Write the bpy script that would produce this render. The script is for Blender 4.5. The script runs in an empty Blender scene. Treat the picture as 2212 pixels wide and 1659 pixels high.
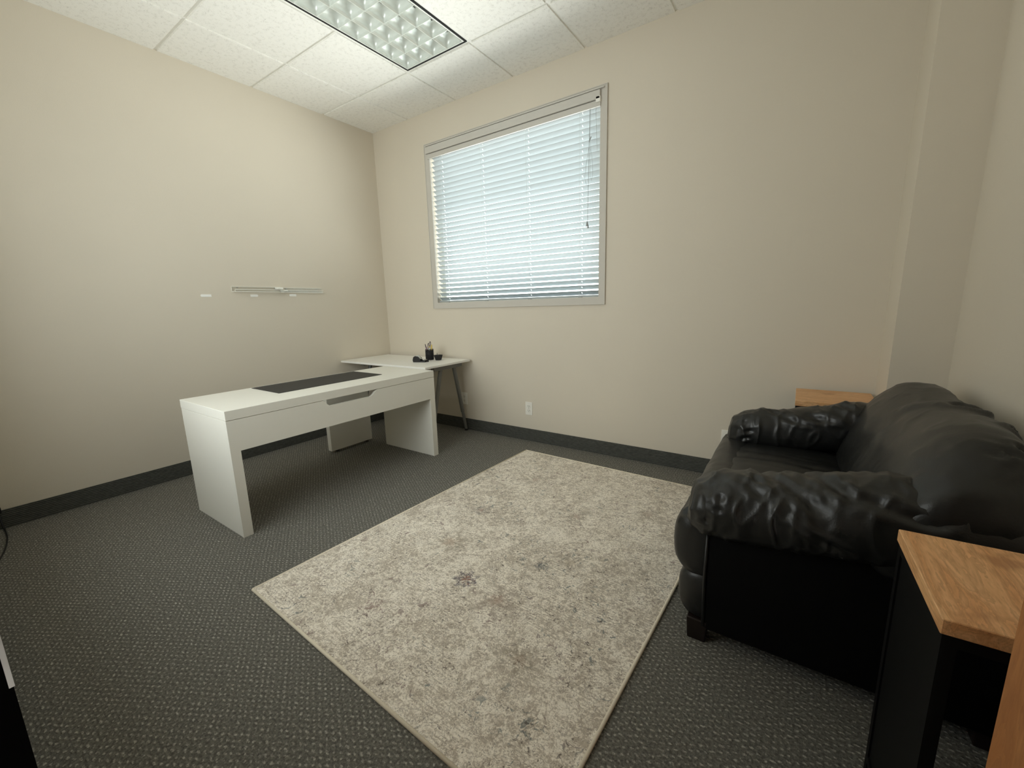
import bpy, bmesh, math, random
import numpy as np
from mathutils import Vector, Matrix, noise
random.seed(7)
S = bpy.context.scene
C = S.collection
PI = math.pi

# ------------------------------------------------------------------ camera
cam = bpy.data.cameras.new('camera'); camo = bpy.data.objects.new('camera', cam); C.objects.link(camo)
yaw, pitch, roll = -0.606258, -0.186505, -0.027659
f = Vector((math.sin(yaw)*math.cos(pitch), math.cos(yaw)*math.cos(pitch), math.sin(pitch)))
r0 = Vector((math.cos(yaw), -math.sin(yaw), 0)); u0 = r0.cross(f)
r = r0*math.cos(roll)+u0*math.sin(roll); u = -r0*math.sin(roll)+u0*math.cos(roll)
M = Matrix((r, u, -f)).transposed().to_4x4(); M.translation = Vector((3.74741, -3.03713, 1.20199))
camo.matrix_world = M
cam.sensor_fit = 'HORIZONTAL'; cam.sensor_width = 36; cam.lens = 895.82/2212*36; cam.clip_start = .02
S.camera = camo

# ------------------------------------------------------------------ sky, daylight, exposure
W = bpy.data.worlds.new('world'); S.world = W; W.use_nodes = True
nt = W.node_tree; nt.nodes.clear()
wo = nt.nodes.new('ShaderNodeOutputWorld'); bg = nt.nodes.new('ShaderNodeBackground')
tc = nt.nodes.new('ShaderNodeTexCoord'); sp = nt.nodes.new('ShaderNodeSeparateXYZ'); rp = nt.nodes.new('ShaderNodeValToRGB')
mr = nt.nodes.new('ShaderNodeMapRange'); mr.inputs[1].default_value = -1; mr.inputs[2].default_value = 1
nt.links.new(tc.outputs['Generated'], sp.inputs[0]); nt.links.new(sp.outputs[2], mr.inputs[0]); nt.links.new(mr.outputs[0], rp.inputs[0])
rp.color_ramp.elements[0].position = .47; rp.color_ramp.elements[0].color = (1, .98, .95, 1)     # bright pavement below the horizon
rp.color_ramp.elements[1].position = .53; rp.color_ramp.elements[1].color = (.265, .315, .345, 1)     # hazy daylight sky
nt.links.new(rp.outputs[0], bg.inputs[0]); bg.inputs[1].default_value = 12.0
nt.links.new(bg.outputs[0], wo.inputs[0])
pl = bpy.data.lights.new('window_portal', 'AREA'); pl.shape = 'RECTANGLE'; pl.size = 1.78; pl.size_y = 1.44
plo = bpy.data.objects.new('window_portal', pl); C.objects.link(plo)
plo.location = (1.63, .20, 1.92); plo.rotation_euler = (-PI/2, 0, 0); pl.cycles.is_portal = True
# added fill lamp, shining through an added unseen window in the front wall
ll = bpy.data.lights.new('front_fill_light', 'AREA'); ll.shape = 'RECTANGLE'; ll.size = 1.9; ll.size_y = 1.5; ll.energy = 58; ll.color = (1, .99, .99)
llo = bpy.data.objects.new('front_fill_light', ll); C.objects.link(llo); llo.location = (1.62, -3.30, 1.60); llo.rotation_euler = (PI/2, 0, 0)
S.view_settings.view_transform = 'Standard'; S.view_settings.look = 'None'
S.view_settings.gamma = 1; S.view_settings.use_curve_mapping = False
S.view_settings.exposure = 0.0
S.cycles.max_bounces = 14; S.cycles.diffuse_bounces = 10; S.cycles.glossy_bounces = 4
S.cycles.transmission_bounces = 8; S.cycles.transparent_max_bounces = 12
S.cycles.sample_clamp_indirect = 6.0; S.cycles.caustics_reflective = False; S.cycles.caustics_refractive = False

# ------------------------------------------------------------------ materials
def lin(c):
    return tuple(((v/255)/12.92 if v/255 <= .04045 else ((v/255+.055)/1.055)**2.4) for v in c)+(1,)
class N:
    """small node-graph helper"""
    def __init__(s, name):
        s.m = bpy.data.materials.new(name); s.m.use_nodes = True; s.t = s.m.node_tree
        s.b = s.t.nodes['Principled BSDF']; s.o = s.t.nodes['Material Output']
        s.tc = s.t.nodes.new('ShaderNodeTexCoord')
    def n(s, typ, **k):
        x = s.t.nodes.new(typ)
        for a, v in k.items(): setattr(x, a, v)
        return x
    def l(s, a, b): s.t.links.new(a, b)
    def val(s, inp, v):
        if hasattr(v, 'is_output') or isinstance(v, bpy.types.NodeSocket): s.l(v, inp)
        else: inp.default_value = v
    def pos(s, scale=(1,1,1), rot=(0,0,0), loc=(0,0,0), src='Object'):
        m = s.n('ShaderNodeMapping'); s.l(s.tc.outputs[src], m.inputs[0])
        m.inputs['Scale'].default_value = scale; m.inputs['Rotation'].default_value = rot; m.inputs['Location'].default_value = loc
        return m.outputs[0]
    def noise(s, vec, scale, detail=3, rough=.5, dist=0):
        x = s.n('ShaderNodeTexNoise'); s.l(vec, x.inputs['Vector'])
        x.inputs['Scale'].default_value = scale; x.inputs['Detail'].default_value = detail
        x.inputs['Roughness'].default_value = rough; x.inputs['Distortion'].default_value = dist
        return x.outputs[0]
    def math(s, op, a, b=0, c=0):
        x = s.n('ShaderNodeMath', operation=op); s.val(x.inputs[0], a); s.val(x.inputs[1], b); s.val(x.inputs[2], c)
        return x.outputs[0]
    def ss(s, v, lo, hi, a=0, b=1):
        x = s.n('ShaderNodeMapRange', interpolation_type='SMOOTHSTEP')
        s.val(x.inputs[0], v)
        for i, q in zip((1,2,3,4), (lo,hi,a,b)): x.inputs[i].default_value = q
        return x.outputs[0]
    def mix(s, fac, a, b):
        x = s.n('ShaderNodeMix', data_type='RGBA'); s.val(x.inputs[0], fac); s.val(x.inputs[6], a); s.val(x.inputs[7], b)
        return x.outputs[2]
    def bump(s, h, strength=.3, dist=.002):
        x = s.n('ShaderNodeBump'); s.l(h, x.inputs['Height']); x.inputs['Strength'].default_value = strength
        x.inputs['Distance'].default_value = dist; s.l(x.outputs[0], s.b.inputs['Normal'])
    def base(s, col, rough=.5, metal=0, spec=.5):
        s.val(s.b.inputs['Base Color'], col); s.val(s.b.inputs['Roughness'], rough)
        s.b.inputs['Metallic'].default_value = metal; s.b.inputs['Specular IOR Level'].default_value = spec
        return s
def plain(name, rgb, rough=.5, metal=0, spec=.5, var=.05, scale=30):
    n = N(name); c = lin(rgb); p = n.pos()
    d = tuple(v*(1-var) for v in c[:3])+(1,); e = tuple(min(1, v*(1+var)) for v in c[:3])+(1,)
    n.base(n.mix(n.noise(p, scale), d, e), rough, metal, spec)
    return n.m
def wall_paint(name, rgb):
    n = N(name); p = n.pos(); c = lin(rgb)
    big = n.noise(p, 1.3, 2)
    n.base(n.mix(big, tuple(v*.97 for v in c[:3])+(1,), tuple(v*1.03 for v in c[:3])+(1,)), .75, 0, .3)
    n.bump(n.noise(p, 170, 3, .6), .22, .0015)
    return n.m
M_ = {}
M_['wall'] = wall_paint('greige_paint', (214, 206, 191))
M_['trim'] = wall_paint('window_trim_paint', (200, 196, 188)); M_['val'] = plain('valance_vinyl', (200, 197, 190), .5, 0, .3, .01)
M_['white_lam'] = plain('white_laminate', (235, 234, 226), .35, 0, .45, .01)
M_['white_top'] = plain('white_table_laminate', (238, 237, 232), .38, 0, .4, .01)
M_['seam'] = plain('seam_shadow', (120, 116, 104), .8)
M_['grey_metal'] = plain('grey_painted_steel', (116, 116, 112), .45, .2)
M_['black_metal'] = plain('black_powder_steel', (9, 9, 9), .6, 0, .2)
M_['bar'] = plain('grid_white', (236, 235, 229), .5)
M_['alu'] = plain('bright_aluminium', (226, 231, 226), .24, .12, .9, .02)
M_['lightframe'] = plain('fixture_white_enamel', (225, 226, 220), .4)
M_['gap'] = plain('fixture_gap_shade', (14, 14, 14), .9)  # black stands in for the shade inside the fixture gap
M_['tube'] = plain('unlit_tube_glass', (235, 238, 235), .25)
M_['plastic_w'] = plain('white_plastic', (236, 234, 226), .35)
M_['strip'] = plain('adhesive_strip', (246, 246, 242), .5)
M_['slot'] = plain('outlet_slot', (40, 38, 36), .8)
M_['blackp'] = plain('black_plastic', (22, 21, 22), .38)
M_['mat'] = plain('black_desk_pad', (38, 38, 38), .55, 0, .4)
M_['cord'] = plain('blind_cord', (205, 208, 206), .7)
M_['wand'] = plain('grey_wand', (150, 155, 155), .4)
M_['steel'] = plain('satin_steel', (190, 190, 184), .3, 1)
M_['jamb'] = plain('dark_door_frame', (9, 9, 9), .95, 0, .0)
M_['foot'] = plain('dark_wood_foot', (26, 16, 13), .4)
M_['black_cord'] = plain('black_cable', (16, 16, 16), .5)
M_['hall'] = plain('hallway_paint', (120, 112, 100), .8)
M_['plenum'] = plain('plenum_dark', (60, 60, 60), .9)
M_['tape'] = plain('clear_tape', (210, 212, 205), .2)
M_['yellow'] = plain('yellow_marker', (214, 186, 92), .4)
M_['mauve'] = plain('mauve_pen', (150, 120, 134), .4)
M_['purple'] = plain('dark_purple_handle', (60, 42, 58), .4)
M_['caster'] = plain('caster_dark', (60, 58, 55), .5)

def m_tile():
    n = N('fissured_ceiling_tile'); p = n.pos(src='Generated', scale=(1,1,1)); p = n.pos()
    oi = n.n('ShaderNodeObjectInfo'); 
    a = n.n('ShaderNodeVectorMath', operation='ADD'); n.l(p, a.inputs[0])
    cm = n.n('ShaderNodeCombineXYZ'); n.l(n.math('MULTIPLY', oi.outputs['Random'], 37.0), cm.inputs[0]); n.l(cm.outputs[0], a.inputs[1])
    v = a.outputs[0]
    w = n.noise(v, 60, 2, .5, 2.5)
    fis = n.math('ABSOLUTE', n.math('SUBTRACT', w, .5))
    patch = n.noise(v, 38, 2)
    crack = n.math('MULTIPLY', n.ss(fis, .0, .022, 1, 0), n.ss(patch, .50, .60))
    pin = n.ss(n.noise(v, 190, 1), .68, .74)
    allc = n.math('MAXIMUM', crack, n.math('MULTIPLY', pin, .6))
    n.base(n.mix(allc, lin((240, 239, 234)), lin((170, 167, 159))), .9, 0, .15)
    h = n.math('SUBTRACT', n.math('MULTIPLY', n.noise(v, 240, 3), .3), allc)
    n.bump(h, .35, .002)
    return n.m
M_['tile'] = m_tile()

def m_carpet():
    n = N('woven_loop_carpet'); p = n.pos()
    wob = n.noise(p, 9, 2)
    s = n.n('ShaderNodeSeparateXYZ'); n.l(p, s.inputs[0])
    jit = n.noise(p, 55, 2)
    x = n.math('ADD', n.math('MULTIPLY', s.outputs[0], 2*PI/.034), n.math('MULTIPLY', jit, 5.0))
    y = n.math('ADD', n.math('MULTIPLY', s.outputs[1], 2*PI/.020), n.math('MULTIPLY', n.noise(p, 48, 2), 3.0))
    c = n.math('MULTIPLY', n.math('SINE', x), n.math('SINE', y))
    loop = n.ss(c, .15, .85)
    fib = n.noise(p, 420, 3, .7)
    spk = n.noise(p, 120, 3, .7)
    amt = n.math('MULTIPLY', loop, n.ss(spk, .38, .68, .1, .8))
    base = n.mix(n.ss(spk, .3, .7), lin((88, 87, 82)), lin((134, 132, 125)))
    col = n.mix(amt, base, lin((206, 203, 193)))
    col = n.mix(n.ss(fib, .35, .7, 0, .35), col, lin((60, 59, 56)))
    n.base(col, .95, 0, .1)
    h = n.math('ADD', loop, n.math('MULTIPLY', fib, .5))
    n.bump(h, .6, .003)
    return n.m
M_['carpet'] = m_carpet()
def m_base():
    n = N('carpet_base_strip'); p = n.pos()
    s = n.n('ShaderNodeSeparateXYZ'); n.l(p, s.inputs[0])
    rib = n.math('SINE', n.math('MULTIPLY', s.outputs[2], 2*PI/.011))
    st = n.noise(n.pos(scale=(1,1,6)), 45, 3, .7)
    f_ = n.math('ADD', n.math('MULTIPLY', rib, .25), st)
    n.base(n.mix(n.ss(f_, .25, .9), lin((60, 61, 58)), lin((104, 105, 100))), .95, 0, .1)
    n.bump(f_, .6, .003)
    return n.m
M_['base'] = m_base()

def m_rug():
    n = N('distressed_woven_rug'); p = n.pos()
    s = n.n('ShaderNodeSeparateXYZ'); n.l(p, s.inputs[0])
    X, Y = s.outputs[0], s.outputs[1]
    cream = lin((252, 245, 233)); taupe = lin((197, 187, 173)); dark = lin((128, 118, 110)); sand = lin((228, 219, 205))
    big = n.noise(p, 3.2, 3, .55, .6)
    mid = n.noise(p, 13, 4, .62, 1.6)
    fine = n.noise(p, 52, 4, .68, 1.2)
    # striations across the width of the rug
    st = n.math('SINE', n.math('ADD', n.math('MULTIPLY', Y, 2*PI/.0125), n.math('MULTIPLY', n.noise(n.pos(scale=(3,12,1)), 6, 2), 6)))
    brk = n.noise(n.pos(scale=(1,4,1)), 34, 3, .6)
    stri = n.math('MULTIPLY', n.ss(st, .0, .7), n.ss(n.noise(p, 5.5, 3), .42, .58))
    stri = n.math('MULTIPLY', stri, n.ss(brk, .36, .55))
    m1 = n.math('ADD', n.math('MULTIPLY', mid, .42), n.math('MULTIPLY', fine, .58))
    m1 = n.math('ADD', m1, n.math('MULTIPLY', n.math('SUBTRACT', big, .5), .25))
    col = n.mix(n.ss(m1, .45, .53), cream, sand)
    col = n.mix(n.ss(m1, .515, .565, 0, .9), col, taupe)
    col = n.mix(n.math('MULTIPLY', stri, .8), col, taupe)
    # curling outlines
    w = n.noise(p, 9, 3, .5, 2.2); ol = n.ss(n.math('ABSOLUTE', n.math('SUBTRACT', w, .5)), 0, .010, 1, 0)
    ol = n.math('MULTIPLY', ol, n.ss(n.noise(p, 21, 2), .5, .62))
    col = n.mix(n.math('MULTIPLY', ol, .9), col, dark)
    w3 = n.noise(p, 27, 3, .6, 1.8); o3 = n.ss(n.math('ABSOLUTE', n.math('SUBTRACT', w3, .5)), 0, .022, 1, 0)
    col = n.mix(n.math('MULTIPLY', o3, n.ss(n.noise(p, 12, 2), .42, .54, 0, .75)), col, dark)
    w4 = n.noise(p, 85, 3, .6, 1.6); col = n.mix(n.ss(w4, .51, .555, 0, .6), col, lin((172, 161, 147)))
    w5 = n.noise(p, 70, 2, .6, 1.5); col = n.mix(n.ss(w5, .56, .60, 0, .6), col, cream)
    w6 = n.noise(p, 16, 2, .5, 2.6); l6 = n.ss(n.math('ABSOLUTE', n.math('SUBTRACT', w6, .5)), 0, .006, 1, 0)
    col = n.mix(n.math('MULTIPLY', l6, n.ss(n.noise(p, 10, 1), .58, .62, 0, .9)), col, lin((92, 84, 80)))
    # sparse darker, rust and slate blotches
    bl = n.ss(n.noise(p, 30, 3, .65, 1.0), .60, .65)
    bl = n.math('MULTIPLY', bl, n.ss(n.noise(p, 4.5, 2), .44, .54))
    hue = n.noise(p, 2.7, 1)
    tint = n.mix(n.ss(hue, .47, .53), lin((150, 132, 126)), lin((124, 130, 128)))
    col = n.mix(n.math('MULTIPLY', bl, .8), col, tint)
    spk = n.math('MULTIPLY', n.ss(n.noise(p, 75, 2, .6, .8), .62, .67), n.ss(n.noise(p, 6, 2), .44, .54))
    col = n.mix(n.math('MULTIPLY', spk, .75), col, lin((88, 78, 74)))
    # faded flower heads
    def flower(cx, cy, R, petals, pc, cc, amt):
        nonlocal col
        dx = n.math('SUBTRACT', X, cx); dy = n.math('SUBTRACT', Y, cy)
        rr = n.math('SQRT', n.math('ADD', n.math('MULTIPLY', dx, dx), n.math('MULTIPLY', dy, dy)))
        rr = n.math('ADD', rr, n.math('MULTIPLY', n.math('SUBTRACT', fine, .5), .16))
        th = n.math('ARCTAN2', dy, dx)
        lob = n.math('MULTIPLY', n.math('COSINE', n.math('MULTIPLY', th, petals)), R*.28)
        e = n.math('SUBTRACT', rr, lob)
        ring = n.math('MULTIPLY', n.ss(e, R*.30, R*.50), n.ss(e, R*.70, R*.95, 1, 0)); ring = n.math('MULTIPLY', ring, n.ss(mid, .40, .52, .15, 1))
        col = n.mix(n.math('MULTIPLY', ring, amt), col, lin(pc))
        col = n.mix(n.ss(rr, R*.25, R*.34, amt, 0), col, lin(cc))
    flower(-.02, -.47, .055, 7, (104, 98, 106), (138, 96, 84), .85)
    flower(.18, -.50, .08, 6, (150, 136, 124), (160, 132, 116), .55)
    flower(.30, -.10, .06, 6, (146, 136, 124), (176, 160, 140), .5)
    flower(-.30, -.30, .09, 8, (158, 148, 132), (176, 152, 132), .5)
    flower(-.38, .05, .05, 6, (132, 126, 124), (150, 120, 110), .6)
    flower(.12, .30, .07, 7, (150, 140, 128), (158, 128, 112), .5)
    flower(-.22, -.82, .045, 5, (146, 122, 112), (136, 108, 100), .7)
    flower(.42, -.68, .07, 6, (148, 138, 122), (160, 140, 120), .5)
    flower(.20, -.20, .03, 5, (100, 104, 106), (90, 98, 102), .8)
    flower(.45, .55, .08, 7, (152, 142, 128), (164, 142, 126), .45)
    flower(-.35, .60, .08, 7, (152, 142, 128), (164, 142, 126), .45)
    weave = n.math('SINE', n.math('MULTIPLY', X, 2*PI/.004))
    n.base(col, .95, 0, .1)
    n.bump(n.math('ADD', n.math('MULTIPLY', weave, .15), n.math('SUBTRACT', fine, m1)), .5, .002)
    return n.m
M_['rug'] = m_rug()
M_['bind'] = plain('cream_binding', (232, 223, 204), .9, 0, .1, .1, 200)

def m_leather():
    n = N('black_leather'); p = n.pos()
    gr = n.noise(p, 260, 3, .6); big = n.noise(p, 5, 3)
    n.base(n.mix(big, (.0095, .0098, .0095, 1), (.015, .0155, .015, 1)), n.ss(big, .2, .8, .30, .44), 0, .5)
    n.bump(n.math('ADD', n.math('MULTIPLY', gr, .25), n.noise(p, 24, 3)), .35, .004)
    return n.m
M_['leather'] = m_leather()
def m_vinyl():
    n = N('black_vinyl_side'); p = n.pos()
    n.base(n.mix(n.noise(p, 12), (.0022, .0022, .0022, 1), (.003, .003, .003, 1)), .7, 0, .12); n.bump(n.noise(p, 200), .15, .001)
    return n.m
M_['vinyl'] = m_vinyl()
def m_wood(name, a, b, c, axis, rough=.45, k=1):
    n = N(name); sc = (1.2, 9, 9) if axis == 0 else (9, 1.2, 9)
    if axis == 2: sc = (9, 9, 1.0)
    p = n.pos(scale=sc)
    g = n.noise(p, 2.6*k, 5, .6, 1.3); fg = n.noise(p, 22*k, 3, .6)
    w = n.math('FRACT', n.math('MULTIPLY', g, 7.0))
    col = n.mix(n.ss(g, .3, .7), lin(a), lin(b))
    col = n.mix(n.ss(w, .0, 1.0, 0, .35), col, lin(c))
    col = n.mix(n.ss(fg, .45, .7, 0, .35), col, lin(c))
    kn = n.noise(n.pos(), 5.5, 2, .5, .6)
    col = n.mix(n.ss(kn, .60, .70, 0, .55), col, lin(c))
    n.base(col, rough, 0, .4); n.bump(fg, .15, .001)
    return n.m
M_['wood_near'] = m_wood('warm_acacia_near', (246, 196, 142), (230, 170, 114), (166, 112, 70), 1)
M_['wood_far'] = m_wood('warm_acacia_far', (236, 192, 144), (216, 164, 112), (168, 118, 76), 0)
M_['door'] = m_wood('stained_door_veneer', (200, 138, 84), (186, 122, 70), (156, 98, 56), 2, .5)

def m_slat():
    n = N('white_faux_wood_slat'); n.base(lin((182, 186, 187)), .45, 0, .4)
    tr = n.n('ShaderNodeBsdfTranslucent'); tr.inputs[0].default_value = (.86, .93, .95, 1)
    mx = n.n('ShaderNodeMixShader'); mx.inputs[0].default_value = .22
    n.l(n.b.outputs[0], mx.inputs[1]); n.l(tr.outputs[0], mx.inputs[2]); n.l(mx.outputs[0], n.o.inputs[0])
    return n.m
M_['slat'] = m_slat()
def m_clear(name, tint, gl=.12, rough=.05):
    n = N(name); t = n.n('ShaderNodeBsdfTransparent'); t.inputs[0].default_value = tint
    g = n.n('ShaderNodeBsdfGlossy'); g.inputs['Roughness'].default_value = rough
    fr = n.n('ShaderNodeLayerWeight'); fr.inputs[0].default_value = .25
    k = n.math('ADD', n.math('MULTIPLY', fr.outputs['Fresnel'], .25), gl)
    mx = n.n('ShaderNodeMixShader'); n.l(k, mx.inputs[0]); n.l(t.outputs[0], mx.inputs[1]); n.l(g.outputs[0], mx.inputs[2])
    n.l(mx.outputs[0], n.o.inputs[0]); return n.m
M_['glass'] = m_clear('window_glass', (.95, .98, .97, 1), .02)
M_['acrylic'] = m_clear('clear_acrylic', (.985, .988, .98, 1), .02, .12)
M_['acrylic_edge'] = plain('white_acrylic_edge', (245, 245, 238), .3)  # edge glint of the clear ledges put into the colour as white

# ------------------------------------------------------------------ mesh helpers
def obj(name, bm, mat, parent=None, smooth=False, loc=None):
    me = bpy.data.meshes.new(name); bm.to_mesh(me); bm.free()
    if smooth:
        for p in me.polygons: p.use_smooth = True
    me.materials.append(M_[mat] if isinstance(mat, str) else mat)
    o = bpy.data.objects.new(name, me); C.objects.link(o)
    if loc: o.location = loc
    if parent: o.parent = parent
    return o
def tag(o, label=None, cat=None, group=None, kind=None):
    if label: o['label'] = label
    if cat: o['category'] = cat
    if group: o['group'] = group
    if kind: o['kind'] = kind
    return o
def thing(name, label, cat, loc=(0,0,0), rz=0, group=None):
    o = bpy.data.objects.new(name, None); C.objects.link(o); o.location = loc; o.rotation_euler = (0,0,rz)
    o.empty_display_size = .05
    return tag(o, label, cat, group)
def box(bm, x0, x1, y0, y1, z0, z1, bev=0, mtx=None, seg=2):
    vs = [bm.verts.new(p) for p in ((x0,y0,z0),(x1,y0,z0),(x1,y1,z0),(x0,y1,z0),(x0,y0,z1),(x1,y0,z1),(x1,y1,z1),(x0,y1,z1))]
    fs = [bm.faces.new([vs[i] for i in q]) for q in ((0,3,2,1),(4,5,6,7),(0,1,5,4),(1,2,6,5),(2,3,7,6),(3,0,4,7))]
    if bev:
        es = list({e for f_ in fs for e in f_.edges})
        rs = bmesh.ops.bevel(bm, geom=es, offset=bev, segments=seg, profile=.5, affect='EDGES')
        if mtx:
            vv = set(rs['verts'])
            for f_ in rs['faces']: vv.update(f_.verts)
            bmesh.ops.transform(bm, matrix=mtx, verts=list(vv))
    elif mtx: bmesh.ops.transform(bm, matrix=mtx, verts=vs)
    return bm
def B(*a, **k): return box(bmesh.new(), *a, **k)
def tube(bm, pts, rad, seg=8, cap=True):
    pts = [Vector(p) for p in pts]; rings = []
    rads = rad if isinstance(rad, (list, tuple)) else [rad]*len(pts)
    up = None
    for i, p in enumerate(pts):
        d = (pts[min(i+1, len(pts)-1)]-pts[max(i-1, 0)]).normalized()
        if up is None:
            up = Vector((0,0,1)) if abs(d.z) < .9 else Vector((1,0,0))
        a = d.cross(up).normalized(); b = a.cross(d).normalized(); up = b
        rings.append([bm.verts.new(p+(a*math.cos(t)+b*math.sin(t))*rads[i]) for t in [2*PI*k/seg for k in range(seg)]])
    for A, Bq in zip(rings, rings[1:]):
        for k in range(seg): bm.faces.new((A[k], A[(k+1)%seg], Bq[(k+1)%seg], Bq[k]))
    if cap: bm.faces.new(rings[0][::-1]); bm.faces.new(rings[-1])
    bmesh.ops.recalc_face_normals(bm, faces=bm.faces[:])
    return bm
def prism(bm, poly, axis, a, b):
    """extrude a 2-D polygon along axis (0 x,1 y,2 z) from a to b"""
    def P(u_, v_, w_):
        return {0:(w_,u_,v_), 1:(u_,w_,v_), 2:(u_,v_,w_)}[axis]
    A = [bm.verts.new(P(x, y, a)) for x, y in poly]; Bq = [bm.verts.new(P(x, y, b)) for x, y in poly]
    k = len(poly)
    bm.faces.new(A); bm.faces.new(Bq[::-1])
    for i in range(k): bm.faces.new((A[i], Bq[i], Bq[(i+1)%k], A[(i+1)%k]))
    bmesh.ops.recalc_face_normals(bm, faces=bm.faces[:])
    return bm
def lathe(bm, prof, cx=0, cy=0, seg=24):
    rings = []
    for rr, z in prof: rings.append([bm.verts.new((cx+rr*math.cos(2*PI*k/seg), cy+rr*math.sin(2*PI*k/seg), z)) for k in range(seg)])
    for A, Bq in zip(rings, rings[1:]):
        for k in range(seg): bm.faces.new((A[k], A[(k+1)%seg], Bq[(k+1)%seg], Bq[k]))
    bmesh.ops.remove_doubles(bm, verts=bm.verts[:], dist=1e-6)
    bmesh.ops.recalc_face_normals(bm, faces=bm.faces[:])
    return bm
def struct(name, bm, mat, parent=None):
    o = obj(name, bm, mat, parent)
    if not parent: o['kind'] = 'structure'
    return o

# ------------------------------------------------------------------ room shell
HC = 2.9626; XR = 4.34; YB = -3.04; PX = 4.129; PD = .3265
WX0, WX1, WZ0, WZ1 = .785, 2.470, 1.250, 2.640      # window opening
struct('floor', B(-.12, XR+.12, -4.6, .15, -.12, 0), 'carpet')
struct('wall_left', B(-.12, 0, YB-.0, .15, 0, 3.12), 'wall')
wb = bmesh.new()
box(wb, 0, WX0, 0, .15, 0, 3.12); box(wb, WX1, XR, 0, .15, 0, 3.12)
box(wb, WX0, WX1, 0, .15, 0, WZ0); box(wb, WX0, WX1, 0, .15, WZ1, 3.12)
struct('wall_back', wb, 'wall')
struct('wall_right', B(XR, XR+.12, YB, .15, 0, 3.12), 'wall')
struct('trim_1', B(PX, XR, -PD, 0, 0, 3.12), 'wall')                       # boxed-in pilaster in the corner
wf = bmesh.new()
box(wf, -.12, .72, YB-.12, YB, 0, 3.12); box(wf, 2.52, 3.35, YB-.12, YB, 0, 3.12); box(wf, .72, 2.52, YB-.12, YB, 0, .9); box(wf, .72, 2.52, YB-.12, YB, 2.3, 3.12); box(wf, 4.29, XR+.12, YB-.12, YB, 0, 3.12); box(wf, 3.35, 4.29, YB-.12, YB, 2.13, 3.12)
struct('wall_front', wf, 'wall')
# hallway behind the doorway
hb = bmesh.new()
box(hb, 2.4, 5.0, -4.72, -4.6, 0, 2.6); box(hb, 2.28, 2.4, -4.6, -3.50, 0, 2.6); box(hb, 3.02, 3.06, -3.46, YB-.12, 0, 2.6); box(hb, 4.9, 5.0, -4.6, YB-.12, 0, 2.6)
box(hb, 2.28, 5.0, -4.6, YB-.12, 2.6, 2.7)
struct('wall_hallway', hb, 'hall')
# hallway around the fill lamp, in front of the added window
hb = bmesh.new(); box(hb, -.12, 2.28, -3.50, -3.44, 0, 2.7); box(hb, -.12, 2.28, -3.44, YB-.12, 2.6, 2.7); box(hb, -.2, -.12, -3.5, YB-.12, 0, 2.7); box(hb, 2.28, 3.06, -3.50, -3.44, 0, 2.6); 
struct('wall_hallway_front', hb, 'hall')
w2 = bpy.data.objects.new('window_added', None); C.objects.link(w2); w2['kind'] = 'structure'  # added unseen window that lets the fill lamp into the room
# carpet base strips
BH = .112
def base_strip(name, x0, x1, y0, y1):
    struct(name, B(x0, x1, y0, y1, 0, BH, .003), 'base')
base_strip('baseboard_left', 0, .011, YB, 0)
base_strip('baseboard_back', .011, PX, -.011, 0)
base_strip('baseboard_right', XR-.011, XR, YB, -PD)
bp_ = bmesh.new(); box(bp_, PX-.011, PX, -PD-.011, -.011, 0, BH); box(bp_, PX, XR-.011, -PD-.011, -PD, 0, BH)
struct('baseboard_pilaster', bp_, 'base')
base_strip('baseboard_front', .011, 3.345, YB, YB+.0015)

# ceiling: slab above, suspended grid and tiles
ceil = struct('ceiling', B(-.12, XR+.12, YB-.12, .15, 3.12, 3.22), 'plenum')
T = .6096; AX, AY = .5234, .5405
xs = [0]+[AX+T*i for i in range(-0, 7) if AX+T*i < XR]+[XR]
ys = [0]+[-(AY+T*i) for i in range(0, 6) if AY+T*i < -YB]+[YB]
BW = .012
for x in xs[1:-1]: obj('grid_bar', B(x-BW, x+BW, YB, 0, HC+.0090, HC+.0145), 'bar', ceil)
for y in ys[1:-1]:
    for x0, x1 in (((0, xs[2]), (xs[3], XR)) if y == ys[2] else ((0, XR),)):
        obj('grid_bar', B(x0, x1, y-BW, y+BW, HC+.0087, HC+.0148), 'bar', ceil)
tile_mesh = {}
for i in range(len(xs)-1):
    for j in range(len(ys)-1):
        if i == 2 and j in (1, 2): continue                   # troffer bay
        x0, x1, y1, y0 = xs[i], xs[i+1], ys[j], ys[j+1]
        x0 += .0 if i == 0 else BW-.002; x1 -= .0 if i == len(xs)-2 else BW-.002
        y1 -= .0 if j == 0 else BW-.001; y0 += .0 if j == len(ys)-2 else BW-.002
        w, d = x1-x0, y1-y0; key = (round(w, 3), round(d, 3))
        if key in tile_mesh:
            o = bpy.data.objects.new('ceiling_tile', tile_mesh[key]); C.objects.link(o); o.parent = ceil
        else:
            o = obj('ceiling_tile', B(-w/2, w/2, -d/2, d/2, 0, .016, .0015, seg=1), 'tile', ceil); tile_mesh[key] = o.data
        o.location = ((x0+x1)/2, (y0+y1)/2, HC+random.uniform(-.0004, .0004))

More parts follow.
